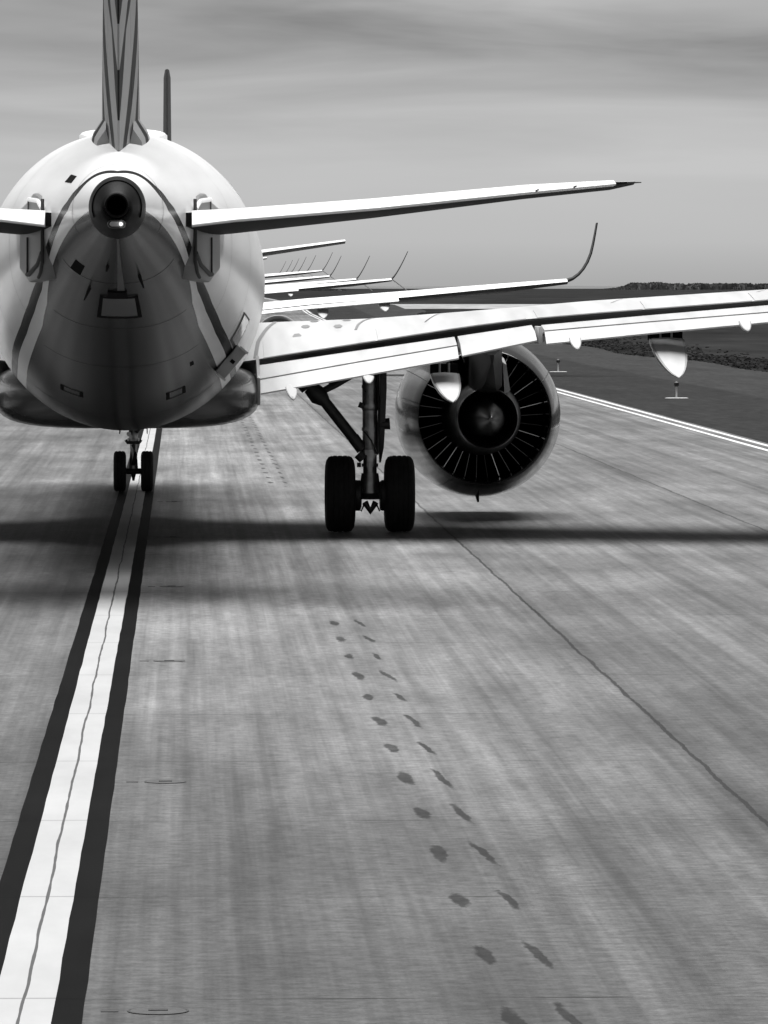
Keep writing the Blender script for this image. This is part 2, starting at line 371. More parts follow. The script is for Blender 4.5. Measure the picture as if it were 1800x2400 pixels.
def sdist(p, th, s, pl, tab):
    if s > 15: dd = (abs(th - lerp_tab(tab, s)[0])) * R(1) * 2.0
    else:
        k = min(range(len(pl)), key=lambda i: (p - pl[i]).length_squared); dd = 1e9
        for a, c in ((max(k - 1, 0), k), (k, min(k + 1, len(pl) - 1))):
            e = pl[c] - pl[a]
            if e.length_squared == 0: continue
            x = min(max((p - pl[a]).dot(e) / e.length_squared, 0), 1); dd = min(dd, (p - pl[a] - e * x).length)
    return dd if th < lerp_tab(tab, s)[0] else -dd
ss = [.9 + .11 * i for i in range(134)] + [15.7 + .7 * i for i in range(31)] + [37 + .35 * i for i in range(20)] + [43.9, 43.95]
NTH = 128; b = MB(); rings = []; A1 = []; A2 = []; A3 = []
for s in ss:
    ring = []
    for j in range(NTH):
        th = 2 * math.pi * j / NTH; p = fpt(s, th); ring.append(p)
        dg = math.degrees(th); dg = dg if dg <= 180 else 360 - dg
        q = fpt(s, R(dg))
        A1.append(sdist(q, dg, s, PS, STR)); A2.append(sdist(q, dg, s, PB, BEL))
        A3.append(max(abs(s - 4.35) - .9, abs(q.z - 4.33) - .55, abs(s - 4.35) * .8 + abs(q.z - 4.33) - .95))
    rings.append(ring)
b.loft(rings, cap1=True)
me = bpy.data.meshes.new('fuselage'); me.from_pydata(b.v, [], b.f); me.materials.append(LIVERY)
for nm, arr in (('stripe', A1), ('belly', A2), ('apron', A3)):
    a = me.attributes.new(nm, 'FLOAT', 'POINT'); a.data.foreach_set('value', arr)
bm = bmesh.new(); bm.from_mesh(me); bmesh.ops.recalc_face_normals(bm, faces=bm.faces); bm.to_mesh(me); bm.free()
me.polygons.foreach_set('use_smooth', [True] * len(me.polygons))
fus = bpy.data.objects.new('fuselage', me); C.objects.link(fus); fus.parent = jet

def patch(name, s0, s1, t0, t1, m, off=.012, par=fus, ns=6, ntn=6, base=-.03):
    b = MB(); top = []; 
    ts = [t0 + (t1 - t0) * i / ntn for i in range(ntn + 1)]; sl_ = [s0 + (s1 - s0) * i / ns for i in range(ns + 1)]
    outer = [[fpt(s, R(t), off) for t in ts] for s in sl_]; inner = [[fpt(s, R(t), base) for t in ts] for s in sl_]
    b.loft(outer, closed=False); b.loft(inner, closed=False)
    per = lambda g: g[0] + [r[-1] for r in g[1:]] + g[-1][-2::-1] + [r[0] for r in g[-2:0:-1]]
    b.loft([per(outer), per(inner)])
    return b.build(name, m, par)
def frame(name, s0, s1, t0, t1, m, wdt=.05, off=.006):
    dt = math.degrees(wdt / 1.8)
    b = MB()
    for q in ((s0, s0 + wdt, t0, t1), (s1 - wdt, s1, t0, t1), (s0 + wdt, s1 - wdt, t0, t0 + dt), (s0 + wdt, s1 - wdt, t1 - dt, t1)):
        ts = [q[2] + (q[3] - q[2]) * i / 5 for i in range(6)]
        b.loft([[fpt(q[0] + (q[1] - q[0]) * k / 4, R(t), off) for t in ts] for k in range(5)], closed=False)
    return b.build(name, m, fus)
# belly furniture
def ring_seam(s, t0, t1):
    b = MB(); ts = [t0 + (t1 - t0) * i / 60 for i in range(61)]
    b.loft([[fpt(s - .006, R(q), .003) for q in ts], [fpt(s + .006, R(q), .003) for q in ts]], closed=False); return b.build('skin_seam', SEAM, fus)
SEAM = mat('skin_seam_dirt', .16, .6)
for s_, a, c in ((1.75, -118, 118), (6.4, -125, 125), (8.6, -126, 126), (11.2, -126, 126), (13.9, -126, 126)): ring_seam(s_, a, c)
SEAM = mat('belly_seam_dirt', .012, .6)
for s_, a, c in ((2.9, 125, 235), (5.0, 140, 220), (7.2, 142, 218), (11.2, 140, 220)): ring_seam(s_, a, c)
patch('service_panel', 3.55, 4.35, 171, 189, mat('service_panel_paint', .13, .3), .015)
frame('panel_frame', 3.45, 4.45, 169, 191, BLACK, .075, .018)
patch('panel_hinge', 3.2, 3.45, 176, 186, BLACK, .03)
frame('access_panel', 9.5, 10.1, 153, 162, BLACK, .05); frame('access_panel', 9.3, 9.75, 196, 206.5, BLACK, .05)
patch('drain_outlet', 8.0, 8.25, 147, 149, BLACK, .004); patch('drain_outlet', 2.5, 2.9, 212, 224, BLACK, .004)
patch('keel_strip', .95, 3.4, 177, 180.5, mat('keel_strip_paint', .12, .3), .006, ns=16)
def blade(s, th, h):
    b = MB(); p = fpt(s, R(th)); n = (fpt(s, R(th), 1) - p).normalized()
    rings = []
    for k, (c, t) in enumerate(((.30, .05), (.24, .035), (.14, .02))):
        q = p + n * (h * k / 2 - .02); rings.append([q + Vector((t/2, 0, 0)), q + Vector((0, c/2, 0)), q + Vector((-t/2, 0, 0)), q + Vector((0, -c/2, 0))])
    b.loft(rings, cap0=True, cap1=True).build('blade_antenna', BLACK, fus)
blade(2.7, 163, .17); blade(3.3, 200, .17); blade(2.2, 190, .08)
# cargo door outline low on the right side and the open access door ahead of it
patch('bulk_door', 9.0, 9.9, 112, 124, mat('bulk_door_paint', .5, .25, coat=.5), .012)
frame('door_frame', 8.9, 10.0, 111, 125.5, SEAL, .12, .008)
b = MB(); p = fpt(10.2, R(130)); nn = (fpt(10.2, R(130), 1) - p).normalized(); tt = Vector((nn.z, 0, -nn.x))
rot = Matrix((tt, Vector((0, 1, 0)), nn)).transposed()
b.box(p + nn * .05, (.46, .9, .16), rot); o = b.build('access_door', mat('access_door_paint', .34, .35, noise=.1), fus, bevel=.012)
MB().box(p + nn * .06 + Vector((0, -.45, 0)) - tt * .02, (.05, .03, .06), rot).build('latch', BLACK, o)
for k in (-1, 1): MB().box(p + nn * .08 + Vector((0, -.35, 0)) + tt * .235 * k, (.03, .30, .14), rot).build('door_lip', PALE, o)
for sg in (1, -1):
    patch('rain_gutter', 14.5, 15.6, sg * 45, sg * 55, WHITE, .035)
patch('vent_slot', 2.3, 2.75, -57, -48, BLACK, .006)
# flat grey apron plate where each tailplane swivels, with its seals
APR = mat('apron_paint', .22, .35, spec=.3, noise=.08)
for sg in (1, -1):
    af = lambda s: .935 + (s - 3.5) * .185
    octo = [(3.5, 4.0), (3.75, 3.84), (4.55, 3.80), (5.25, 3.96), (5.25, 4.72), (4.7, 4.80), (4.25, 4.90), (3.85, 4.86), (3.5, 4.7)]
    b = MB(); b.loft([[(sg * af(s), s, z) for s, z in octo], [(sg * (af(s) - .24), s, z) for s, z in octo]], cap0=True, cap1=True)
    ap = b.build('apron_plate', APR, fus, bevel=.03)
    P_ = lambda s, z, o_=.006: (sg * (af(s) + o_), s, z)
    MB().tube([P_(3.45, 4.82), P_(3.46, 4.7), P_(3.47, 4.4), P_(3.47, 4.05), P_(3.6, 3.92), P_(3.75, 3.86)], .022, 8).build('apron_seal', SEAL, ap)
    MB().tube([P_(3.5, 4.16), P_(3.8, 4.02), P_(4.45, 3.90), P_(4.6, 3.90)], .03, 8).build('pivot_seal', SEAL, ap)
    MB().tube([P_(4.6, 4.36), P_(4.6, 3.88)], .013, 8).build('pivot_seal', SEAL, ap)
    MB().tube([P_(3.5, 4.70), P_(3.8, 4.80), P_(4.5, 4.83)], .028, 8).build('seal_strip', WHITE, ap)
    MB().tube([P_(4.52, 4.82), P_(4.52, 4.6)], .012, 6).build('seal_strip', SEAL, ap)

# auxiliary power unit cone
b = MB(); n = 64
def coned(s, w_, zt, zb, dz=0): return [(w_ * math.sin(2*math.pi*k/n), s, (zt+zb)/2 + (zt-zb)/2 * math.cos(2*math.pi*k/n)) for k in range(n)]
b.loft([coned(.93, .338, 5.05, 4.31), coned(.7, .325, 5.03, 4.325), coned(.45, .285, 4.985, 4.365), coned(.25, .235, 4.925, 4.42), coned(.12, .19, 4.86, 4.46), coned(.06, .165, 4.83, 4.50), coned(.05, .150, 4.815, 4.53)])
cone = b.build('tail_cone', TITAN, jet, sharp=60)
b = MB(); sr = [Vector(q) for q in coned(.44, .288, 4.99, 4.36)]
b.tube(sr[-20:] + sr[:21], .009, 6); b.build('cone_seam', BLACK, cone)
b = MB(); b.rev([(.05, .150), (-.02, .135), (-.02, .118), (.08, .116), (.5, .112), (.5, .001)], 0, 4.69)
b.build('exhaust_pipe', BLACK, cone)
b = MB()
def stad(y, hw, hh, zc):
    return [((hw - hh) * (1 if math.cos(a) > 0 else -1) + hh * math.cos(a), y, zc + hh * math.sin(a)) for a in [2*math.pi*(k+.5)/32 for k in range(32)]]
zt_ = 4.475
b.loft([stad(.24, .108, .05, zt_), stad(.045, .108, .05, zt_), stad(.03, .10, .043, zt_), stad(.055, .093, .036, zt_)], cap0=True).build('light_housing', mat('light_rim', .12, .3, metal=.6), cone)
b = MB(); b.loft([stad(.09, .09, .034, zt_), stad(.058, .084, .029, zt_)], cap1=True); b.build('tail_light', mat('tail_light_glass', .4, .08, coat=1), cone)
lm = bpy.data.materials.new('lit_bulb'); lm.use_nodes = True; e = lm.node_tree.nodes['Principled BSDF']; e.inputs['Emission Color'].default_value = (1, 1, 1, 1); e.inputs['Emission Strength'].default_value = 4
b = MB(); b.tube([(.047, .056, zt_ - .018), (.05, .048, zt_), (.047, .052, zt_ + .018)], [.006, .015, .006], 12).build('bulb', lm, cone)

# fin and rudder
def foil(cf, t_, s_te, s_le, z, n=18, x0=0, x1=1):
    c = s_le - s_te; L_ = []
    for k in range(n + 1):
        x = x0 + (x1 - x0) * (1 - math.cos(math.pi * k / n)) / 2           # 0 = trailing edge
        y = 1 - x; h = 5 * t_ * (.2969*math.sqrt(max(y, 0)) - .126*y - .3516*y*y + .2843*y**3 - .1036*y**4)
        L_.append((h + .012, s_te + x * c))
    return [(h, s, z) for h, s in L_] + [(-h, s, z) for h, s in L_[::-1]]
FZ = [(5.25, 3.1, 9.2, .50), (5.6, 3.02, 8.9, .47), (7.0, 2.55, 7.75, .43), (9, 1.85, 6.1, .34), (11.2, 1.1, 4.3, .25), (11.75, .95, 3.3, .18)]
fin = MB().loft([foil(None, t_, te, le, z, x0=.30) for z, te, le, t_ in FZ], cap0=True, cap1=True).build('tail_fin', FIN, jet, sharp=50)
MB().loft([foil(None, t_, te, le, z, x1=.295) for z, te, le, t_ in [(5.40,3.05,9.05,.485)] + FZ[1:]], cap0=True, cap1=True).build('rudder', FIN, fin, sharp=50)
b = MB()                                                                     # white root fairing either side of the fin
for sg in (1, -1):
    rg = []
    for i in range(13):
        s = 4.4 + 4.9 * i / 12; k = math.sin(math.pi * (.12 + .88 * i / 12)) ** .6
        zc = smooth_tab(SEC, s)[1]
        rg.append([(sg * (.18 + .21 * k), s, zc - .12), (sg * (.18 + .17 * k), s, zc + .03 * k), (sg * (.18 + .09 * k), s, zc + .15 * k), (sg * .17, s, zc + .30 * k), (sg * .1, s, zc - .1)])
    b.loft(rg, cap0=True, cap1=True)
b.build('fin_fairing', FIN, fin, sharp=80)
MB().loft([foil(None, .62, 3.12, 8.9, z) for z in (5.30, 5.36)], cap0=True, cap1=True).build('rudder_gap', SEAL, fin)
# satellite radome on the crown
b = MB(); rg = []
for i in range(15):
    x = -1 + 2 * i / 14; e_ = max(1 - abs(x) ** 3, 0) ** .5
    rg.append([(-.045 + (.65 * e_ + .01) * math.cos(math.pi * k / 16) * (1 if 1 else 0), 18 + 1.6 * x, 5.70 + (.37 * e_ + .001) * max(math.sin(math.pi * k / 16), 0) ** .18) for k in range(17)])
b.loft(rg, closed=False).build('radome', WHITE, jet, sharp=60)

# tailplanes with drooped elevators
HZ = [(.55, 2.55, 6.3, 2.95, 4.64, 4.45, 4.40), (.89, 2.35, 6.05, 3.0, 4.659, 4.48, 4.39), (1.4, 2.25, 5.6, 2.9, 4.683, 4.541, 4.424), (3.13, 2.0, 4.5, 2.6, 4.806, 4.682, 4.616), (4.9, 1.75, 3.4, 2.28, 4.962, 4.864, 4.83), (5.95, 1.62, 2.75, 2.05, 5.015, 4.965, 4.93), (6.2, 1.72, 2.3, 1.9, 5.02, 4.99, 4.985)]
for sg in (1, -1):
    b = MB(); rings = []
    for u, te, le, hg, zh, zte, zle in HZ:
        c = le - hg; t_ = min(.12 * (le - te), .32)
        up = [(hg + c * k / 10, zh - .01 + (zle + .03 - zh) * (k / 10) ** 1.6 + .10 * t_ * math.sin(math.pi * k / 10)) for k in range(11)]
        lo = [(hg + c * (1 - k / 10), zle - .01 + (zte + .015 - zle) * (k / 10) ** .9 - .45 * t_ * math.sin(math.pi * k / 10) ** .8 * .35) for k in range(11)]
        nose = [(le + .04, zle + .012)]
        rings.append([(sg * u, s, z) for s, z in up + nose + lo])
    b.loft(rings, cap0=True, cap1=True)
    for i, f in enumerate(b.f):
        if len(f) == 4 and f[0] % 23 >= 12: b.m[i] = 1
    stab = b.build('tailplane', [WHITE, mat('tailplane_underside_shade', .012, .6, spec=.1)], jet, sharp=40)  # lower faces painted near-black to stand in for the shade beneath
    b = MB(); rings = []
    for u, te, le, hg, zh, zte, zle in HZ[1:-1]:
        rings.append([(sg * u, hg - .01, zh + .012), (sg * u, (te + hg) / 2, (zh + zte) / 2 + .02), (sg * u, te, zte + .012), (sg * u, te, zte - .004), (sg * u, hg - .01, zte - .012)])
    b.loft(rings, cap0=True, cap1=True).build('elevator', WHITE, stab, sharp=40)
    b = MB(); q = HZ[-2]
    b.tube([(sg * 6.1, 1.75, 4.99), (sg * 6.24, 1.5, 4.99)], [.012, .006], 8)
    b.build('static_wick', SEAL, stab)
    for uu in (5.0, 5.45):
        x = lerp_tab([(h_[0],) + h_[1:] for h_ in HZ], uu); MB().tube([(sg * uu, x[0] + .05, x[4] + .02), (sg * (uu + .02), x[0] - .12, x[4] + .03)], .01, 6).build('static_wick', SEAL, stab)

# wings
#  u, s_te, z_te, s_crest, z_crest, s_le, z_le, z_low
WG = [(.8, 19.2, 2.50, 23.0, 3.13, 26.9, 2.75, 2.20), (1.84, 19.2, 2.644, 22.9, 3.18, 26.35, 2.82, 2.32), (2.32, 19.2, 2.722, 22.8, 3.20, 26.1, 2.85, 2.36), (3.74, 19.2, 2.94, 22.4, 3.255, 25.35, 2.94, 2.56), (5.13, 19.2, 3.154, 22.0, 3.36, 24.65, 3.06, 2.74),
      (6.0, 19.2, 3.264, 21.8, 3.435, 24.2, 3.15, 2.85), (7.09, 18.93, 3.36, 21.3, 3.533, 23.6, 3.27, 3.0), (9.43, 18.35, 3.543, 20.3, 3.69, 22.4, 3.46, 3.26), (13, 17.45, 3.84, 19.0, 3.95, 20.6, 3.76, 3.62), (16.3, 16.6, 4.12, 17.7, 4.20, 18.9, 4.07, 3.98)]
def wing_at(u): return lerp_tab(WG, u)
def zup(u, s):
    ste, zte, sc, zc, sle, zle, zl = wing_at(u)
    if s <= sc: x = (s - ste) / (sc - ste); return zte + (zc - zte) * (2 * x - x * x)
    y = min((s - sc) / (sle - sc), 1); return zle + (zc - zle) * math.sqrt(1 - y * y)
def wing_ring(u, sg):
    ste, zte, sc, zc, sle, zle, zl = wing_at(u); L_ = []
    for k in range(13): s = ste + (sc - ste) * k / 12; L_.append((s, zup(u, s)))
    for k in range(1, 13): s = sc + (sle - sc) * math.sin(math.pi / 2 * k / 12); L_.append((s, zup(u, s)))
    sm = sc - .3
    for k in range(1, 9): a = math.pi / 2 * k / 8; L_.append((sm + (sle - sm) * math.cos(a), zle - (zle - zl) * math.sin(a)))
    for k in range(1, 11): x = k / 10; L_.append((sm + (ste - sm) * x, zl + (zte - .028 - zl) * x ** 1.7))
    return [(sg * u, s, z) for s, z in L_]
def on_wing(sg, pts, hw, off, name, m, par):                      # a ribbon lying on the wing skin
    b = MB(); vs = []; fs = []
    for i, (u, s) in enumerate(pts):
        a = Vector(pts[max(i-1, 0)]); c = Vector(pts[min(i+1, len(pts)-1)]); t = (c - a).normalized(); nx, ny = -t.y * hw, t.x * hw
        for k in (-1, 1): uu, s_ = u + k * nx, s + k * ny; vs.append((sg * uu, s_, zup(uu, s_) + off))
        if i: fs.append((2*i-2, 2*i-1, 2*i+1, 2*i))
    return b.add(vs, fs).build(name, m, par)
def dense(pts, n=10):
    o = []
    for a, c in zip(pts, pts[1:]): o += [(a[0] + (c[0]-a[0])*k/n, a[1] + (c[1]-a[1])*k/n) for k in range(n)]
    return o + [pts[-1]]
MARK = mat('grey_wing_marking', .17, .5)
US = [.8, 1.3, 1.84, 2.1, 2.32, 2.7, 3.2, 3.74, 4.2, 4.7, 5.13, 5.6, 6.0, 6.5, 7.09, 7.8, 8.6, 9.43, 10.3, 11.2, 12.1, 13, 14, 15, 16.3]
FLP_IN = [(1.98, 19.15, 2.575, 18.3, 2.383, 17.8, 2.19), (3.4, 19.15, 2.785, 18.3, 2.635, 17.8, 2.44), (4.9, 19.15, 3.0, 18.3, 2.885, 17.8, 2.71), (4.95, 19.15, 3.008, 18.3, 2.892, 17.8, 2.73), (6.06, 19.15, 3.175, 18.3, 3.08, 17.85, 2.96)]
FLP_OUT = [(6.20, 19.08, 3.175, 18.3, 3.10, 17.85, 2.92), (7.7, 18.7, 3.315, 17.9, 3.235, 17.45, 3.08), (9.3, 18.3, 3.455, 17.5, 3.368, 17.05, 3.235), (13, 17.36, 3.77, 16.7, 3.68, 16.3, 3.56)]
def flap_ring(q, sg, s0, s1):
    u, sl_, zl, st, ztb, ste, zte = q
    top = lambda s: (zl + (ztb - zl) * ((sl_ - s) / (sl_ - st)) ** 1.15) if s >= st else ztb + (zte - ztb) * (st - s) / (st - ste)
    pts = []
    if s0 > st + .01:
        for k in range(7): a = math.pi * (1 - k / 6); pts.append((sl_ + .12 * math.sin(a), zl - .075 + .075 * math.cos(math.pi - a) * -1))
        pts = [(sl_ + .12 * math.sin(math.pi * k / 6), zl - .07 - .07 * math.cos(math.pi * k / 6)) for k in range(7)]
    else:
        tp0 = top; top = lambda s: tp0(s) - .012
        pts = [(s0, top(s0) - .05)]
    up = [(s0 + (s1 - s0) * k / 8, top(s0 + (s1 - s0) * k / 8)) for k in range(9)]
    if s0 > st + .01: up = up[1:]
    lo = [(s1, top(s1) - .022)]
    mid = [(s1 + (s0 - s1) * .5, top(s1 + (s0 - s1) * .5) - (.09 if s0 > st + .01 else .04))]
    return [(sg * u, s, z) for s, z in pts + up + lo + mid]
def canoe(sg, uf, ut, hw, sf, zf, stip, ztip, m, par, dark_h, name='flap_fairing'):
    # drooped rear half of a flap-track fairing: flat deck on top, boat hull below
    b = MB(); rd = []; rk = []
    for i in range(11):
        x = i / 10; s = sf + (stip - sf) * x; z = zf + (ztip - zf) * x
        w_ = hw * (1 - x ** 2.2) ** .75 + .004; uc = uf + (ut - uf) * x; dp = (.42 - .16 * x) * hw * 2 * (1 - x ** 3) + .01
        rd.append([(sg * (uc + w_ * math.cos(math.pi * k / 12)), s, z - dp * math.sin(math.pi * k / 12) ** .8) for k in range(13)])
        rk.append([(sg * (uc - w_ * .86), s, z + .006), (sg * uc, s, z + .02), (sg * (uc + w_ * .86), s, z + .006)])
    b.loft(rd, closed=True, cap0=True, cap1=True)
    o = b.build(name, m, par)
    MB().loft(rk, closed=False).build('fairing_deck', WING, par)
    if dark_h:
        MB().box((sg * uf, sf + .25, zf + dark_h / 2 - .02), (hw * 1.9, .4, dark_h)).build('fairing_opening', BLACK, par)
        for k in (-.35, .3): MB().tube([(sg * (uf + hw * k), sf + .03, zf + .01), (sg * (uf + hw * k), sf + .03, zf + dark_h)], .018, 8).build('track_link', STEEL, par)
    return o
for sg in (1, -1):
    b = MB(); b.loft([wing_ring(u, sg) for u in US], cap0=True, cap1=True)
    nr = len(wing_ring(1, 1))
    for i, f in enumerate(b.f):                                   # cove under the trailing edge, painted dark for the shadow in the slot
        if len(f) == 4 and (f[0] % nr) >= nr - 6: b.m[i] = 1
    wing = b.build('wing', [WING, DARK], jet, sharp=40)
    # spoilers
    for u0, u1 in ((2.05, 3.72), (3.76, 5.98), (6.15, 7.7), (7.74, 9.3), (9.34, 11.0), (11.04, 12.8)):
        b = MB(); rg = []
        for k in range(7):
            u = u0 + (u1 - u0) * k / 6; ste = wing_at(u)[0]
            top = [(sg * u, ste - .015 + 1.0 * j / 6, zup(u, ste + 1.0 * j / 6) + .010) for j in range(7)]
            rg.append(top + [(p[0], p[1], p[2] - .016) for p in top[::-1]])
        b.loft(rg, cap0=True, cap1=True).build('spoiler', WING, wing, sharp=40)
    # flaps
    fl_main = [flap_ring(q, sg, q[1], q[3] + .012) for q in FLP_IN[:3]]
    MB().loft(fl_main, cap0=True, cap1=True).loft([flap_ring(q, sg, q[1], q[5]) for q in FLP_IN[3:]], cap0=True, cap1=True).build('flap', WING, wing, sharp=40)
    tab = [flap_ring(q, sg, q[3] - .016, q[5]) for q in FLP_IN[:3]]
    MB().loft(tab, cap0=True, cap1=True).build('flap_tab', WING, wing, sharp=40)
    MB().loft([flap_ring(q, sg, q[1], q[3] + .012) for q in FLP_OUT], cap0=True, cap1=True).build('flap', WING, wing, sharp=40)
    MB().loft([flap_ring(q, sg, q[3] - .016, q[5]) for q in FLP_OUT], cap0=True, cap1=True).build('flap_tab', WING, wing, sharp=40)
    MB().box((sg * 1.95, 18.5, 2.36), (.05, 1.3, .42), Matrix.Rotation(R(14), 3, 'X')).build('flap_end_plate', GREY, wing, bevel=.01)
    MB().box((sg * 6.13, 18.6, 3.03), (.06, .9, .26)).build('flap_gap_seal', PALE, wing, bevel=.01)
    # flap-track fairings
    canoe(sg, 4.72, 4.77, .21, 18.35, 2.46, 16.95, 2.06, GREY, wing, .16)
    canoe(sg, 7.99, 8.04, .255, 18.0, 2.98, 16.5, 2.42, GREY, wing, .16)
    canoe(sg, 11.3, 11.35, .2, 17.5, 3.36, 16.2, 2.98, GREY, wing, .14)
    for uf, ut, zf, zt2 in ((2.42, 2.45, 2.31, 2.09), (3.57, 3.56, 2.47, 2.33), (6.60, 6.59, 3.0, 2.83), (9.04, 9.02, 3.25, 3.10)):
        canoe(sg, uf, ut, .085, 18.0 if uf < 6.5 else 17.6 - .27 * (uf - 6.6), zf, (17.3 if uf < 6.5 else 16.9 - .27 * (uf - 6.6)), zt2, GREY, wing, 0, 'hinge_fairing')
    # markings of the escape route over the wing
    for u, s in ((2.571, 20.3), (2.722, 21.2), (2.88, 22.1), (3.067, 20.0), (3.211, 20.9), (3.376, 21.9)):
        b = MB(); vs = [(sg * (u + .07 * math.cos(a)), s + .24 * math.sin(a), zup(u + .07 * math.cos(a), s + .24 * math.sin(a)) + .006) for a in [2*math.pi*k/6 for k in range(6)]]
        b.add(vs, [tuple(range(6))]).build('escape_marking', MARK, wing)
    on_wing(sg, dense([(1.92, 19.25), (1.98, 20.2), (2.12, 21.2), (2.26, 22.2), (2.30, 23.0)]), .03, .007, 'walkway_line', MARK, wing)
    on_wing(sg, dense([(3.46, 20.3), (3.52, 20.9), (3.64, 21.6), (3.86, 22.5)]), .02, .007, 'walkway_line', MARK, wing)
    for u in (4.55, 7.35, 9.5): on_wing(sg, dense([(u - .05, wing_at(u)[0] + 1.0), (u + .35, wing_at(u)[2])]), .008, .008, 'panel_seam', SEAL, wing)
    # wingtip fence curving up
    tipr = []
    for k in range(9):
        a = k / 8; u = 16.3 + 1.0 * math.sin(a * math.pi / 2) + .12 * a; z = 4.1 + 2.3 * a ** 2.2; te = 16.6 - .9 * a; le = 18.9 - 1.45 * a ** 1.1 * (1 if a < .99 else 1); t_ = .10 * (1 - .7 * a)
        nx, nz = (t_ * a, t_ * (1 - a))
        tipr.append([(sg * (u - nx/2), te, z + nz/2), (sg * (u - nx/2), (te + le) / 2, z + nz), (sg * u, le, z), (sg * (u + nx/2), (te + le) / 2, z - nz), (sg * (u + nx/2), te, z - nz/2)])
    MB().loft(tipr, cap0=True, cap1=True).build('winglet', WHITE, wing, sharp=60)

    # engine
    eu, ez = sg * 5.69, 1.66
    b = MB(); b.rev([(28.3, .93), (27.2, 1.02), (26.2, 1.03), (25.4, 1.045), (25.0, 1.06), (24.985, 1.068), (25.0, 1.08), (25.4, 1.165), (26.0, 1.262), (26.6, 1.322), (27.1, 1.343), (27.8, 1.335), (28.5, 1.27), (28.95, 1.17), (29.08, 1.08), (29.0, 1.0), (28.7, .95), (28.3, .93)], eu, ez, 96)
    eng = b.build('engine', NAC, jet, sharp=50)
    MB().rev([(26.0, 1.031), (26.01, 1.028), (27.4, 1.017), (27.5, .3)], eu, ez, 64).build('fan_duct', BLACK, eng)
    MB().rev([(27.3, .66), (26.2, .64), (25.3, .60), (24.7, .53), (24.22, .487), (24.2, .475), (24.25, .46), (25.2, .43)], eu, ez, 64).build('core_nozzle', CORE, eng)
    MB().rev([(25.2, .43), (25.15, .30)], eu, ez, 64).build('core_outlet', BLACK, eng)
    MB().rev([(25.2, .32), (24.6, .30), (24.2, .255), (23.8, .17), (23.5, .085), (23.38, .045), (23.36, .03), (23.36, .001)], eu, ez, 64).build('exhaust_plug', CORE, eng)
    vme = None
    for k in range(34):
        a = 2 * math.pi * k / 34
        if vme is None:
            b = MB(); rg = []
            for i in range(6):
                r = .60 + .43 * i / 5; tw = .45
                rg.append([(tw * .16 * q, 26.35 - .26 * q * abs(q), r) for q in (-.5, 0, .5)] + [(tw * .16 * q + .008, 26.35 - .26 * q * abs(q), r) for q in (.5, 0, -.5)])
            vme = b.loft(rg, cap0=True, cap1=True).build('guide_vane', BLADE, eng); vo = vme
        else:
            vo = vme.copy(); C.objects.link(vo); vo.parent = eng
        vo.location = (eu, 0, ez); vo.rotation_euler = (0, a + .03, 0)
    # pylon
    rg = []
    for s, hw, z0, z1 in ((23.0, .03, 2.55, 2.68), (23.5, .13, 2.25, 2.72), (24.1, .22, 2.08, 2.8), (25.0, .26, 2.05, 2.86), (26.5, .26, 2.3, 2.95), (28.2, .18, 2.75, 3.05)):
        rg.append([(eu + hw, s, z1), (eu + hw, s, z0 + .1), (eu + hw * .6, s, z0), (eu - hw * .6, s, z0), (eu - hw, s, z0 + .1), (eu - hw, s, z1)])
    MB().loft(rg, cap0=True, cap1=True).build('pylon', mat('pylon_dark_metal', .035, .4, metal=.3, noise=.4, nscale=4), eng, bevel=0)
    MB().loft([[(eu + .24, s, z), (eu + .30, s, z - .04), (eu + .36, s, z - .45), (eu + .27, s, z - .5)] for s, z in ((24.25, 2.55), (24.7, 2.62), (25.5, 2.7))], cap0=True, cap1=True).build('pylon_fairing', PALE, eng, sharp=60)
    MB().tube([(eu - .04, 26.6, .36), (eu - .04, 26.3, .27)], [.035, .02], 8).build('drain_mast', SEAL, eng)
    for th_ in (58, -58):
        b = MB(); q = []
        for s, r in ((25.05, 1.093), (25.4, 1.167), (26.0, 1.264), (26.6, 1.324), (27.1, 1.345), (27.8, 1.337), (28.5, 1.272)):
            q.append((eu + r * math.sin(R(th_)), s, ez + r * math.cos(R(th_))))
        b.tube(q, .007, 6).build('cowl_seam', SEAL, eng)

# belly fairing behind and around the wing roots
b = MB(); rg = []
for s, k in ((15.9, .30), (16.3, .70), (16.9, .88), (17.8, .97), (19, 1.0), (22, 1.0), (25, 1.0), (27, .85), (28, .5)):
    ring = []
    for j in range(40):
        a = 2 * math.pi * j / 40; ca, sa = math.cos(a), math.sin(a); e_ = .55
        ring.append(((1.86 * k + .12) * math.copysign(abs(ca) ** e_, ca), s, 2.18 + (.53 if sa < 0 else .45) * (k * .75 + .25) * math.copysign(abs(sa) ** e_, sa)))
    rg.append(ring)
b.loft(rg, cap0=True, cap1=True).build('belly_fairing', mat('belly_fairing_paint', .06, .22, coat=.15), jet, sharp=60)

# landing gear
def wheel(par, u, s, z, r, wd, grooves, spare):
    h = wd / 2; prof = [(-h * .55, r * .42), (-h * .8, r * .5), (-h * .98, r * .62), (-h, r * .76), (-h * .93, r * .88), (-h * .78, r * .965), (-h * .55, r * .995)]
    mid = []
    for g in grooves: mid += [(h * g - .012, r), (h * g - .008, r - .009), (h * g + .008, r - .009), (h * g + .012, r)]
    prof = prof + mid + [(-x, q) for x, q in prof[::-1]]
    b = MB(); b.revx([(u + x, q) for x, q in prof], s, z, 56, 0)
    b.revx([(u - h * .55, r * .42), (u - h * .35, r * .38), (u - h * .35, .02)], s, z, 32, 1); b.revx([(u + h * .55, r * .42), (u + h * .35, r * .38), (u + h * .35, .02)], s, z, 32, 1)
    # flattened where it carries the load
    b.v = [(x, y, max(q, .006)) for x, y, q in b.v]
    return b.build('wheel', [RUBBER, STEEL], par, sharp=40)
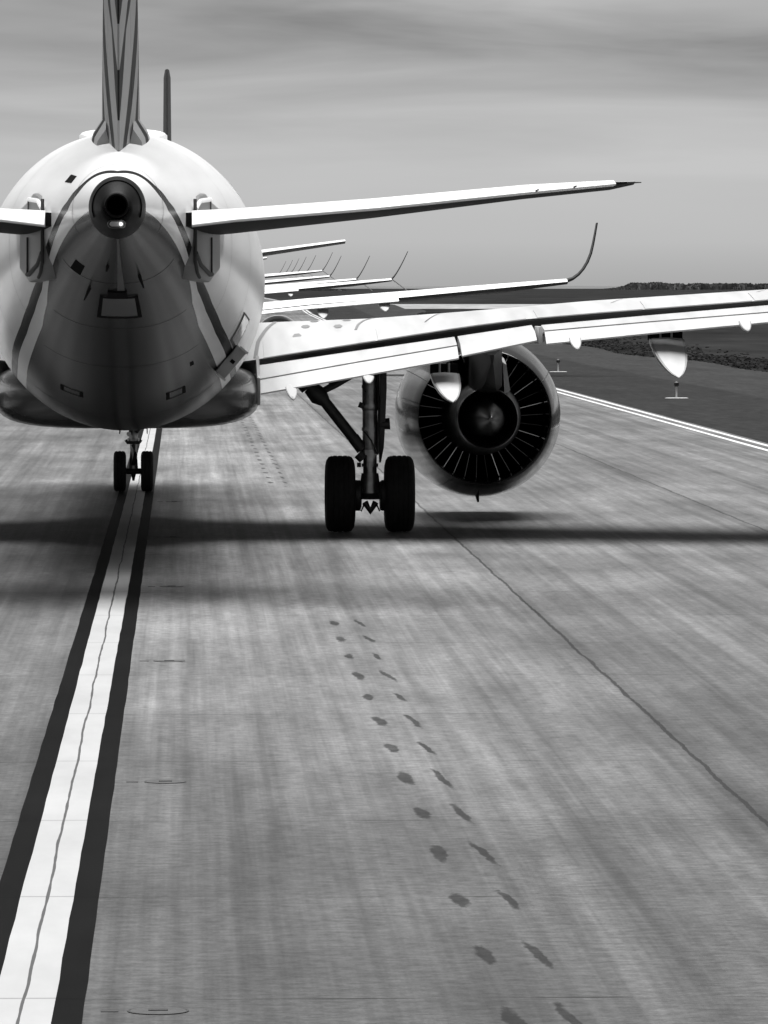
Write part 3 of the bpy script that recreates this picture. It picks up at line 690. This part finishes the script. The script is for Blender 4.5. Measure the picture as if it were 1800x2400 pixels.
for sg in (1, -1):
    gs = 20.9; b = MB()
    b.tube([(sg * 3.70, gs, 3.0), (sg * 3.70, gs, 1.95)], .118, 24); b.tube([(sg * 3.70, gs, 1.95), (sg * 3.70, gs, 1.9), (sg * 3.70, gs, 1.86)], [.135, .135, .118], 24)
    b.tube([(sg * 3.70, gs, 1.86), (sg * 3.70, gs, 1.32), (sg * 3.70, gs, 1.26)], [.115, .115, .13], 24); b.tube([(sg * 3.70, gs, 1.26), (sg * 3.70, gs, 1.18)], .13, 24)
    b.tube([(sg * 3.70, gs, 1.18), (sg * 3.70, gs, .85)], .105, 24); b.tube([(sg * 3.70, gs, .9), (sg * 3.70, gs, .6), (sg * 3.70, gs, .50)], [.13, .17, .10], 20)
    for zz in (2.25, 1.6, 1.05): b.tube([(sg * 3.70, gs, zz), (sg * 3.70, gs, zz - .05)], .127, 24)
    strut = b.build('landing_gear', STEEL, jet, sharp=40)
    for u in (3.243, 4.150): wheel(strut, sg * u, gs, .585, .585, .45, (-.5, -.17, .17, .5), 0)
    b = MB(); b.tube([(sg * 3.30, gs, .585), (sg * 4.10, gs, .585)], .085, 16)
    b.build('axle', GEAR, strut)
    for u in (3.50, 3.90): MB().revx([(sg * (u - .05), .05), (sg * (u - .05), .21), (sg * (u - .02), .235), (sg * (u + .05), .235), (sg * (u + .07), .18), (sg * (u + .07), .05)], gs, .56, 28).build('brake', GEAR, strut)
    b = MB(); b.tube([(sg * 3.62, gs - .16, .46), (sg * 3.70, gs - .2, .33), (sg * 3.78, gs - .16, .46)], [.05, .06, .05], 10); b.tube([(sg * 3.52, gs - .18, .38), (sg * 3.56, gs - .22, .33), (sg * 3.6, gs - .18, .42)], .014, 8); b.tube([(sg * 3.88, gs - .18, .38), (sg * 3.84, gs - .22, .33), (sg * 3.8, gs - .18, .42)], .014, 8)
    b.build('towing_bracket', GEAR, strut)
    b = MB(); b.tube([(sg * 2.62, gs, 2.42), (sg * 2.78, gs, 2.22)], [.16, .15], 12); b.tube([(sg * 2.78, gs, 2.22), (sg * 2.92, gs, 2.08), (sg * 3.02, gs, 1.98), (sg * 3.42, gs, 1.47), (sg * 3.5, gs, 1.37)], [.115, .15, .085, .085, .075], 12)
    b.tube([(sg * 3.44, gs - .02, 1.45), (sg * 3.58, gs - .02, 1.26)], .09, 12); b.tube([(sg * 3.52, gs - .05, 1.2), (sg * 3.60, gs - .05, 1.12)], .085, 10)
    b.build('side_brace', GEAR, strut)
    MB().tube([(sg * 2.95, gs, 2.14), (sg * 3.18, gs, 2.26), (sg * 3.46, gs, 2.42)], [.05, .06, .055], 10).tube([(sg * 3.18, gs, 2.26), (sg * 3.0, gs + .1, 2.36)], .045, 8).build('lock_link', GEAR, strut)
    b = MB(); rg = []
    for z, u, hw, dp in ((2.75, 3.90, .045, .55), (2.2, 3.90, .05, .6), (1.7, 3.885, .045, .55), (1.3, 3.875, .035, .4), (1.06, 3.858, .012, .15)):
        rg.append([(sg * (u - hw), gs + .1 - dp/2, z), (sg * (u + hw), gs + .1 - dp/2, z), (sg * (u + hw), gs + .1 + dp/2, z), (sg * (u - hw), gs + .1 + dp/2, z)])
    b.loft(rg, cap0=True, cap1=True).build('gear_door', GEAR, strut, bevel=.006)
    MB().tube([(sg * 3.86, gs - .1, 1.65), (sg * 4.0, gs - .1, 1.66)], [.075, .09], 12).build('door_link', GEAR, strut)
    b = MB(); b.tube([(sg * 3.82, gs - .1, 2.7), (sg * 3.83, gs - .11, 1.9), (sg * 3.82, gs - .12, 1.2)], .016, 8); b.tube([(sg * 3.6, gs - .12, 1.55), (sg * 3.72, gs - .15, 1.4), (sg * 3.80, gs - .12, 1.2)], .012, 8); b.tube([(sg * 3.58, gs - .05, 1.98), (sg * 3.55, gs - .05, 1.9)], .04, 8); b.tube([(sg * 3.56, gs - .1, 1.03), (sg * 3.50, gs - .1, 1.03)], .035, 8)
    b.build('hydraulic_line', GEAR, strut)
ns_ = 38.6; b = MB()
b.tube([(0, ns_, 1.75), (0, ns_, 1.3)], .11, 16); b.tube([(0, ns_, 1.3), (0, ns_, .95)], .085, 16); b.tube([(0, ns_, .98), (0, ns_, .9)], .11, 16)
b.tube([(0, ns_, .95), (0, ns_, .75), (0, ns_, .42)], [.07, .06, .085], 16)
nose = b.build('nose_gear', STEEL, jet, sharp=40)
for u in (-.25, .25): wheel(nose, u, ns_, .372, .372, .23, (-.3, .3), 0)
MB().tube([(-.25, ns_, .372), (.25, ns_, .372)], .055, 14).tube([(0, ns_ - .02, .34), (0, ns_ - .04, .2)], [.05, .02], 10).build('axle', GEAR, nose)
b = MB(); b.tube([(-.14, ns_ - .1, .95), (-.11, ns_ - .1, .9), (.11, ns_ - .1, .9), (.14, ns_ - .1, .95)], .03, 8); b.tube([(-.08, ns_ - .12, 1.12), (-.02, ns_ - .12, 1.10)], .07, 12); b.tube([(.06, ns_ - .12, 1.13), (.1, ns_ - .12, 1.1)], .05, 12)
b.build('steering_actuator', GEAR, nose)
MB().tube([(-.085, ns_ - .2, 1.06), (-.082, ns_ - .215, 1.058)], .042, 16).build('taxi_lamp', LENS, nose)
b = MB(); b.tube([(0, ns_ - .08, .85), (.04, ns_ - .2, .68), (0, ns_ - .06, .5)], [.04, .035, .04], 8).build('torque_link', GEAR, nose)
for sg in (1, -1): MB().box((sg * .24, ns_ + .4, 1.4), (.02, 1.3, .68), Matrix.Rotation(R(-2 * sg), 3, 'Y')).build('nose_gear_door', WHITE if sg > 0 else SEAL, nose, bevel=.006)

# ------------------------------------------------------------------ the queue of airliners ahead
def copy_tree(o, parent=None):
    c = o.copy(); C.objects.link(c); c.parent = parent
    for ch in list(o.children): copy_tree(ch, c)
    return c
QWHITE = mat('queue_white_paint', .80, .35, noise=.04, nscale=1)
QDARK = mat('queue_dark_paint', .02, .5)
def queue_jet(name, split):
    r = empty(name, (0, 0, 0))
    sec = [(0, .16, 4.75, 4.45), (1.5, .5, 4.98, 4.0), (4, .95, 5.15, 3.3), (7, 1.4, 5.27, 2.6), (10, 1.72, 5.33, 1.9), (13, 1.87, 5.35, 1.42), (31, 1.88, 5.35, 1.35), (34.5, 1.75, 5.2, 1.4), (37, 1.25, 4.6, 1.6), (38.6, .5, 3.7, 2.2), (38.9, .05, 3.1, 2.8)]
    b = MB(); rg = []
    for i in range(79):
        s = 38.9 * i / 78; w_, zt, zb = smooth_tab(sec, s); rg.append([(w_ * math.sin(2*math.pi*k/40), s, (zt+zb)/2 + (zt-zb)/2 * math.cos(2*math.pi*k/40)) for k in range(40)])
    b.loft(rg, cap0=True, cap1=True).build('fuselage', QWHITE, r)
    fz = [(5.0, 3.0, 9.5, .5), (5.6, 2.8, 7.2, .40), (12.2, -.3, 2.2, .26), (12.5, -.2, 1.6, .15)]
    MB().loft([foil(None, t_, te, le, z) for z, te, le, t_ in fz], cap0=True, cap1=True).build('tail_fin', QDARK, r, sharp=60)
    wg = [(1.2, 15.4, 2.45, 23.2, 2.5, .75), (4.0, 15.3, 2.80, 21.3, 2.80, .5), (6.0, 15.0, 3.02, 20.0, 3.05, .42), (10, 13.9, 3.33, 17.9, 3.45, .36), (14, 12.8, 3.72, 15.9, 3.80, .26), (16.9, 12.0, 4.0, 14.4, 4.05, .18)]
    def ring(u, te, zte, le, zle, t_, sg):
        up = [(te + (le-te)*k/8, zte + (zle-zte)*k/8 + t_*.6*math.sin(math.pi*(k/8)**.7)) for k in range(9)]
        lo = [(te + (le-te)*k/8, zte + (zle-zte)*k/8 - .03 - .11 * min(1, max(0, (u - 7) / 4)) * (1 if u < 16.5 else .3) - t_*.4*math.sin(math.pi*(k/8)**.8)) for k in range(8, -1, -1)]
        return [(sg*u, s, z) for s, z in up + lo]
    for sg in (1, -1):
        b = MB(); b.loft([ring(*q, sg) for q in wg], cap0=True, cap1=True); n = 18
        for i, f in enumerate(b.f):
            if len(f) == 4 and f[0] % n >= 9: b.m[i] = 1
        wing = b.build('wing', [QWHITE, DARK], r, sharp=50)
        b = MB(); rg = []
        for u, te, zte in ((2.1, 15.3, 2.50), (4.0, 15.2, 2.73), (6.0, 14.9, 2.95), (9.8, 13.85, 3.28)):
            rg.append([(sg*u, te + .25, zte + .02), (sg*u, te - .1, zte + .03), (sg*u, te - .8, zte - .10), (sg*u, te - .8, zte - .13), (sg*u, te + .1, zte - .12)])
        b.loft(rg, cap0=True, cap1=True).build('flap', QWHITE, wing, sharp=40)
        for u, z in ((3.4, 2.5), (6.6, 2.82), (9.2, 3.12)):
            o = canoe(sg, u, u, .24, 14.9 - .25 * max(u - 6, 0), z, 13.2 - .25 * max(u - 6, 0), z - .38, GREY, wing, 0)
        b = MB(); rg = []
        for k in range(9):
            a = k / 8; u = (16.9 + 1.2 * a ** .85) if split else (16.9 + 1.15 * math.sin(min(a * 1.4, 1) * math.pi / 2) * .55 + .55 * a); z = 4.03 + (2.15 * a ** 1.1 if split else 2.45 * a ** 1.6); te = 12.0 - 1.0 * a; le = 14.4 - 2.4 * a; t_ = .1 * (1 - .6 * a)
            rg.append([(sg*(u - t_*a*.5), te, z + t_*(1-a)*.5), (sg*(u - t_*a*.5), (te+le)/2, z + t_*(1-a)), (sg*u, le, z), (sg*(u + t_*a*.5), (te+le)/2, z - t_*(1-a)), (sg*(u + t_*a*.5), te, z - t_*(1-a)*.5)])
        b.loft(rg, cap0=True, cap1=True).build('winglet', [QDARK], wing, sharp=60)
        if split:
            b = MB(); rg = []
            for k in range(5):
                a = k / 4; u = 17.0 + 1.35 * a; z = 4.0 - 1.0 * a; te = 12.1 - .5 * a; le = 13.7 - 1.5 * a
                rg.append([(sg*u, te, z + .03), (sg*u, le, z + .04), (sg*u, le, z - .04), (sg*u, te, z - .03)])
            b.loft(rg, cap0=True, cap1=True).build('lower_winglet', QWHITE, wing, sharp=60)
        hz = [(.5, 2.4, 5.9, 4.70, .16), (3.5, 1.7, 4.1, 5.12, .12), (7.18, .9, 2.0, 5.62, .07)]
        b = MB(); rg = []
        for u, te, le, z, t_ in hz: rg.append([(sg*u, te, z), (sg*u, te + .5, z + t_*.9), (sg*u, (te+le)/2, z + t_), (sg*u, le, z - t_*.6), (sg*u, (te+le)/2, z - t_*1.4), (sg*u, te, z - .03)])
        b.loft(rg, cap0=True, cap1=True)
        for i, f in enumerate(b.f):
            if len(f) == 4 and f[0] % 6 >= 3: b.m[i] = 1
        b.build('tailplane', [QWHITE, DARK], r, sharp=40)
        b = MB(); b.rev([(18.5, .1), (18.4, .35), (19.2, .5), (19.8, .55), (19.8, .9), (20.5, 1.02), (22, 1.05), (23, .98), (23.3, .9), (23.2, .8), (22.8, .75), (22.7, .01)], sg*4.83, 1.5, 40)
        b.build('engine', GREY, r, sharp=50)
        b = MB(); b.tube([(sg*2.86, 17.4, 2.4), (sg*2.86, 17.4, .55)], .12, 10)
        g = b.build('landing_gear', STEEL, r)
        for u in (2.43, 3.29): wheel(g, sg*u, 17.4, .565, .565, .42, (), 0)
    b = MB(); b.tube([(0, 33, 1.6), (0, 33, .35)], .08, 10); g = b.build('nose_gear', STEEL, r)
    for u in (-.2, .2): wheel(g, u, 33, .34, .34, .2, (), 0)
    return r
q2 = queue_jet('passenger_airliner', False)
tag(q2, 'white airliner next in line ahead, its thin dark fin beside the striped tail', 'airliner', 'airliners queuing on the taxiway')
place(q2, .25, 231, 0)
q3 = queue_jet('passenger_airliner', True)
LBL = ['distant white airliner whose split winglet sits rightmost of the small queue',
       'distant white airliner with upright curved winglet, second from right in the small queue',
       'far white airliner with the most slanted thin winglet, third from right in the queue',
       'far white airliner with a thin upright winglet, raised highest above the queued wings',
       'far white airliner with a short dark upright winglet near the middle of the queue',
       'tiny white airliner with a pale winglet, fourth from the far end of the queue',
       'tiny white airliner with a faint winglet, third from the far end of the queue',
       'tiny white airliner with a barely visible winglet, second from the far end',
       'tiniest white airliner at the very far end of the queue']
QP = [(440, 0), (529, 0), (610, -.36), (680, .56), (745, .11), (805, .17), (865, .4), (925, .6), (985, .6)]
for i, (v, u) in enumerate(QP):
    o = q3 if i == 0 else copy_tree(q3)
    tag(o, LBL[i], 'airliner', 'airliners queuing on the taxiway'); place(o, u, v - 12, gz(v))

# ------------------------------------------------------------------ lights along the taxiway
def edge_light():
    r = empty('taxiway_edge_light', (0, 0, 0))
    MB().tube([(0, 0, 0), (0, 0, .012), (0, 0, .022)], [.40, .40, .36], 28).build('base_plate', mat('base_plate_paint', .45, .5, noise=.15), r)
    MB().tube([(0, 0, .02), (0, 0, .40)], .03, 12).build('stem', PALE, r)
    MB().tube([(0, 0, .40), (0, 0, .45), (0, 0, .53), (0, 0, .575)], [.06, .085, .085, .03], 14).build('lamp', SEAL, r)
    return r
el = edge_light(); k = 0
EL = ['small taxiway edge light on the shoulder below the large wing fairing', 'small taxiway edge light on the shoulder just right of the engine',
      'distant taxiway edge light on the shoulder beyond the one beside the engine', 'far tiny taxiway edge light seen through the gap between two wings', 'farthest tiny taxiway edge light of the right shoulder']
for i, v in enumerate((194.2, 255.4, 316.6, 377.8, 439)):
    o = el if i == 0 else copy_tree(el); place(o, 17.55, v, gz(v)); tag(o, EL[i], 'edge light', 'edge lights along the right shoulder')
def inset_light():
    r = empty('inset_taxiway_light', (0, 0, 0)); b = MB()
    b.rev([(0, .16), (0, .147)], 0, 0, 40); b.v = [(x, z, .005) for x, y, z in b.v]; b.build('ring_joint', SEAL, r)
    b = MB(); b.tube([(0, 0, .0005), (0, 0, .0035), (0, 0, .004)], [.146, .146, .142], 40); b.build('cover_plate', mat('inset_cover', .05, .55, metal=.0, noise=.2, nscale=20), r)
    b = MB(); b.box((-.25, 0, .002), (.09, .06, .003)); b.build('cable_slot', SEAL, r)
    b = MB(); b.box((0, .02, .006), (.10, .06, .006)); b.build('lens_slot', SEAL, r, bevel=.0015)
    return r
il = inset_light()
IL = ['flush round taxiway light set in concrete at the bottom edge of the view', 'flush round taxiway light beside the line, nearest one seen whole', 'flush round taxiway light beside the line, halfway between the nearest and the shade',
      'flush round taxiway light in the soft shade behind the tail', 'flush round taxiway light in the shade close to the wing shadow', 'flush round taxiway light far off under the airliner nose']
for i, v in enumerate((29.7, 43.5, 57.6, 72, 86.3, 100.6)):
    o = il if i == 0 else copy_tree(il); place(o, .70, v, gz(v)); tag(o, IL[i], 'taxiway light', 'inset taxiway lights along the centre line')
# small white marker post on the grass edge
b = MB(); b.tube([(0, 0, 0), (0, 0, .8)], .06, 10); b.tube([(0, 0, .8), (0, 0, .95)], [.09, .07], 10)
o = b.build('marker_post', mat('marker_white', .75, .5)); place(o, 28.5, 520, gz(520)); tag(o, 'short white marker post standing in the dark grass', 'marker post')

# ------------------------------------------------------------------ vegetation
def tufts(name, n, gen, m, hgt, wid, lean=.3):
    rg = random.Random(11); b = MB()
    for i in range(n):
        x, y, z, k = gen(rg); h = hgt * k * rg.uniform(.5, 1.3)
        for j in range(3):
            a = rg.uniform(0, math.pi); w_ = wid * rg.uniform(.6, 1.2); dx, dy = math.cos(a) * w_, math.sin(a) * w_; l = rg.uniform(-lean, lean) * h
            b.add([(x - dx, y - dy, z - .02), (x + dx, y + dy, z - .02), (x + dx * .6 + l, y + dy * .6 + abs(l), z + h), (x - dx * .5 + l, y - dy * .5 + abs(l), z + h * .8)], [(0, 1, 2, 3)])
    me = bpy.data.meshes.new(name); me.from_pydata(b.v, [], b.f); me.materials.append(m); o = bpy.data.objects.new(name, me); C.objects.link(o); return o
LEAF = mat('dark_leaf', .019, .9, spec=.02, noise=.5, nscale=.35)
def g1(rg):
    v = rg.uniform(170, 620); e = sh_edge(v)[1]; u = e + abs(rg.gauss(0, 2.2)) - .3; return u, v, gz(v), .6 + .8 * (rg.random() < .2)
o = tufts('grass_verge', 14000, g1, LEAF, .06, .12, 3.0); place(o); tag(o, kind='stuff'); tag(o, 'ragged dark grass along the edge of the paved shoulder', None)
def g2(rg):
    x = rg.uniform(150, 900); y = rg.uniform(3900, 4060); return x, y, 2.6, min(1, max(.08, (x - 150) / 30)) * (.66 + .14 * math.sin(x * .06) * math.sin(x * .021 + 1) + .16 * math.sin(x * .19) * math.sin(x * .083) + .1 * math.sin(x * .41))
o = tufts('far_wood', 9000, g2, mat('far_wood_leaf', .075, .9, noise=.6, nscale=.02), 5.0, 3.2); tag(o, 'low dark wood along the horizon on the right', kind='stuff')
def g3(rg):
    return rg.uniform(-900, -20), rg.uniform(2600, 2800), 2.5, .35
o = tufts('far_scrub', 3500, g3, mat('far_scrub_leaf', .06, .9, noise=.6, nscale=.02), 2.2, 3); tag(o, 'low scrub along the horizon behind the queue of airliners', kind='stuff')
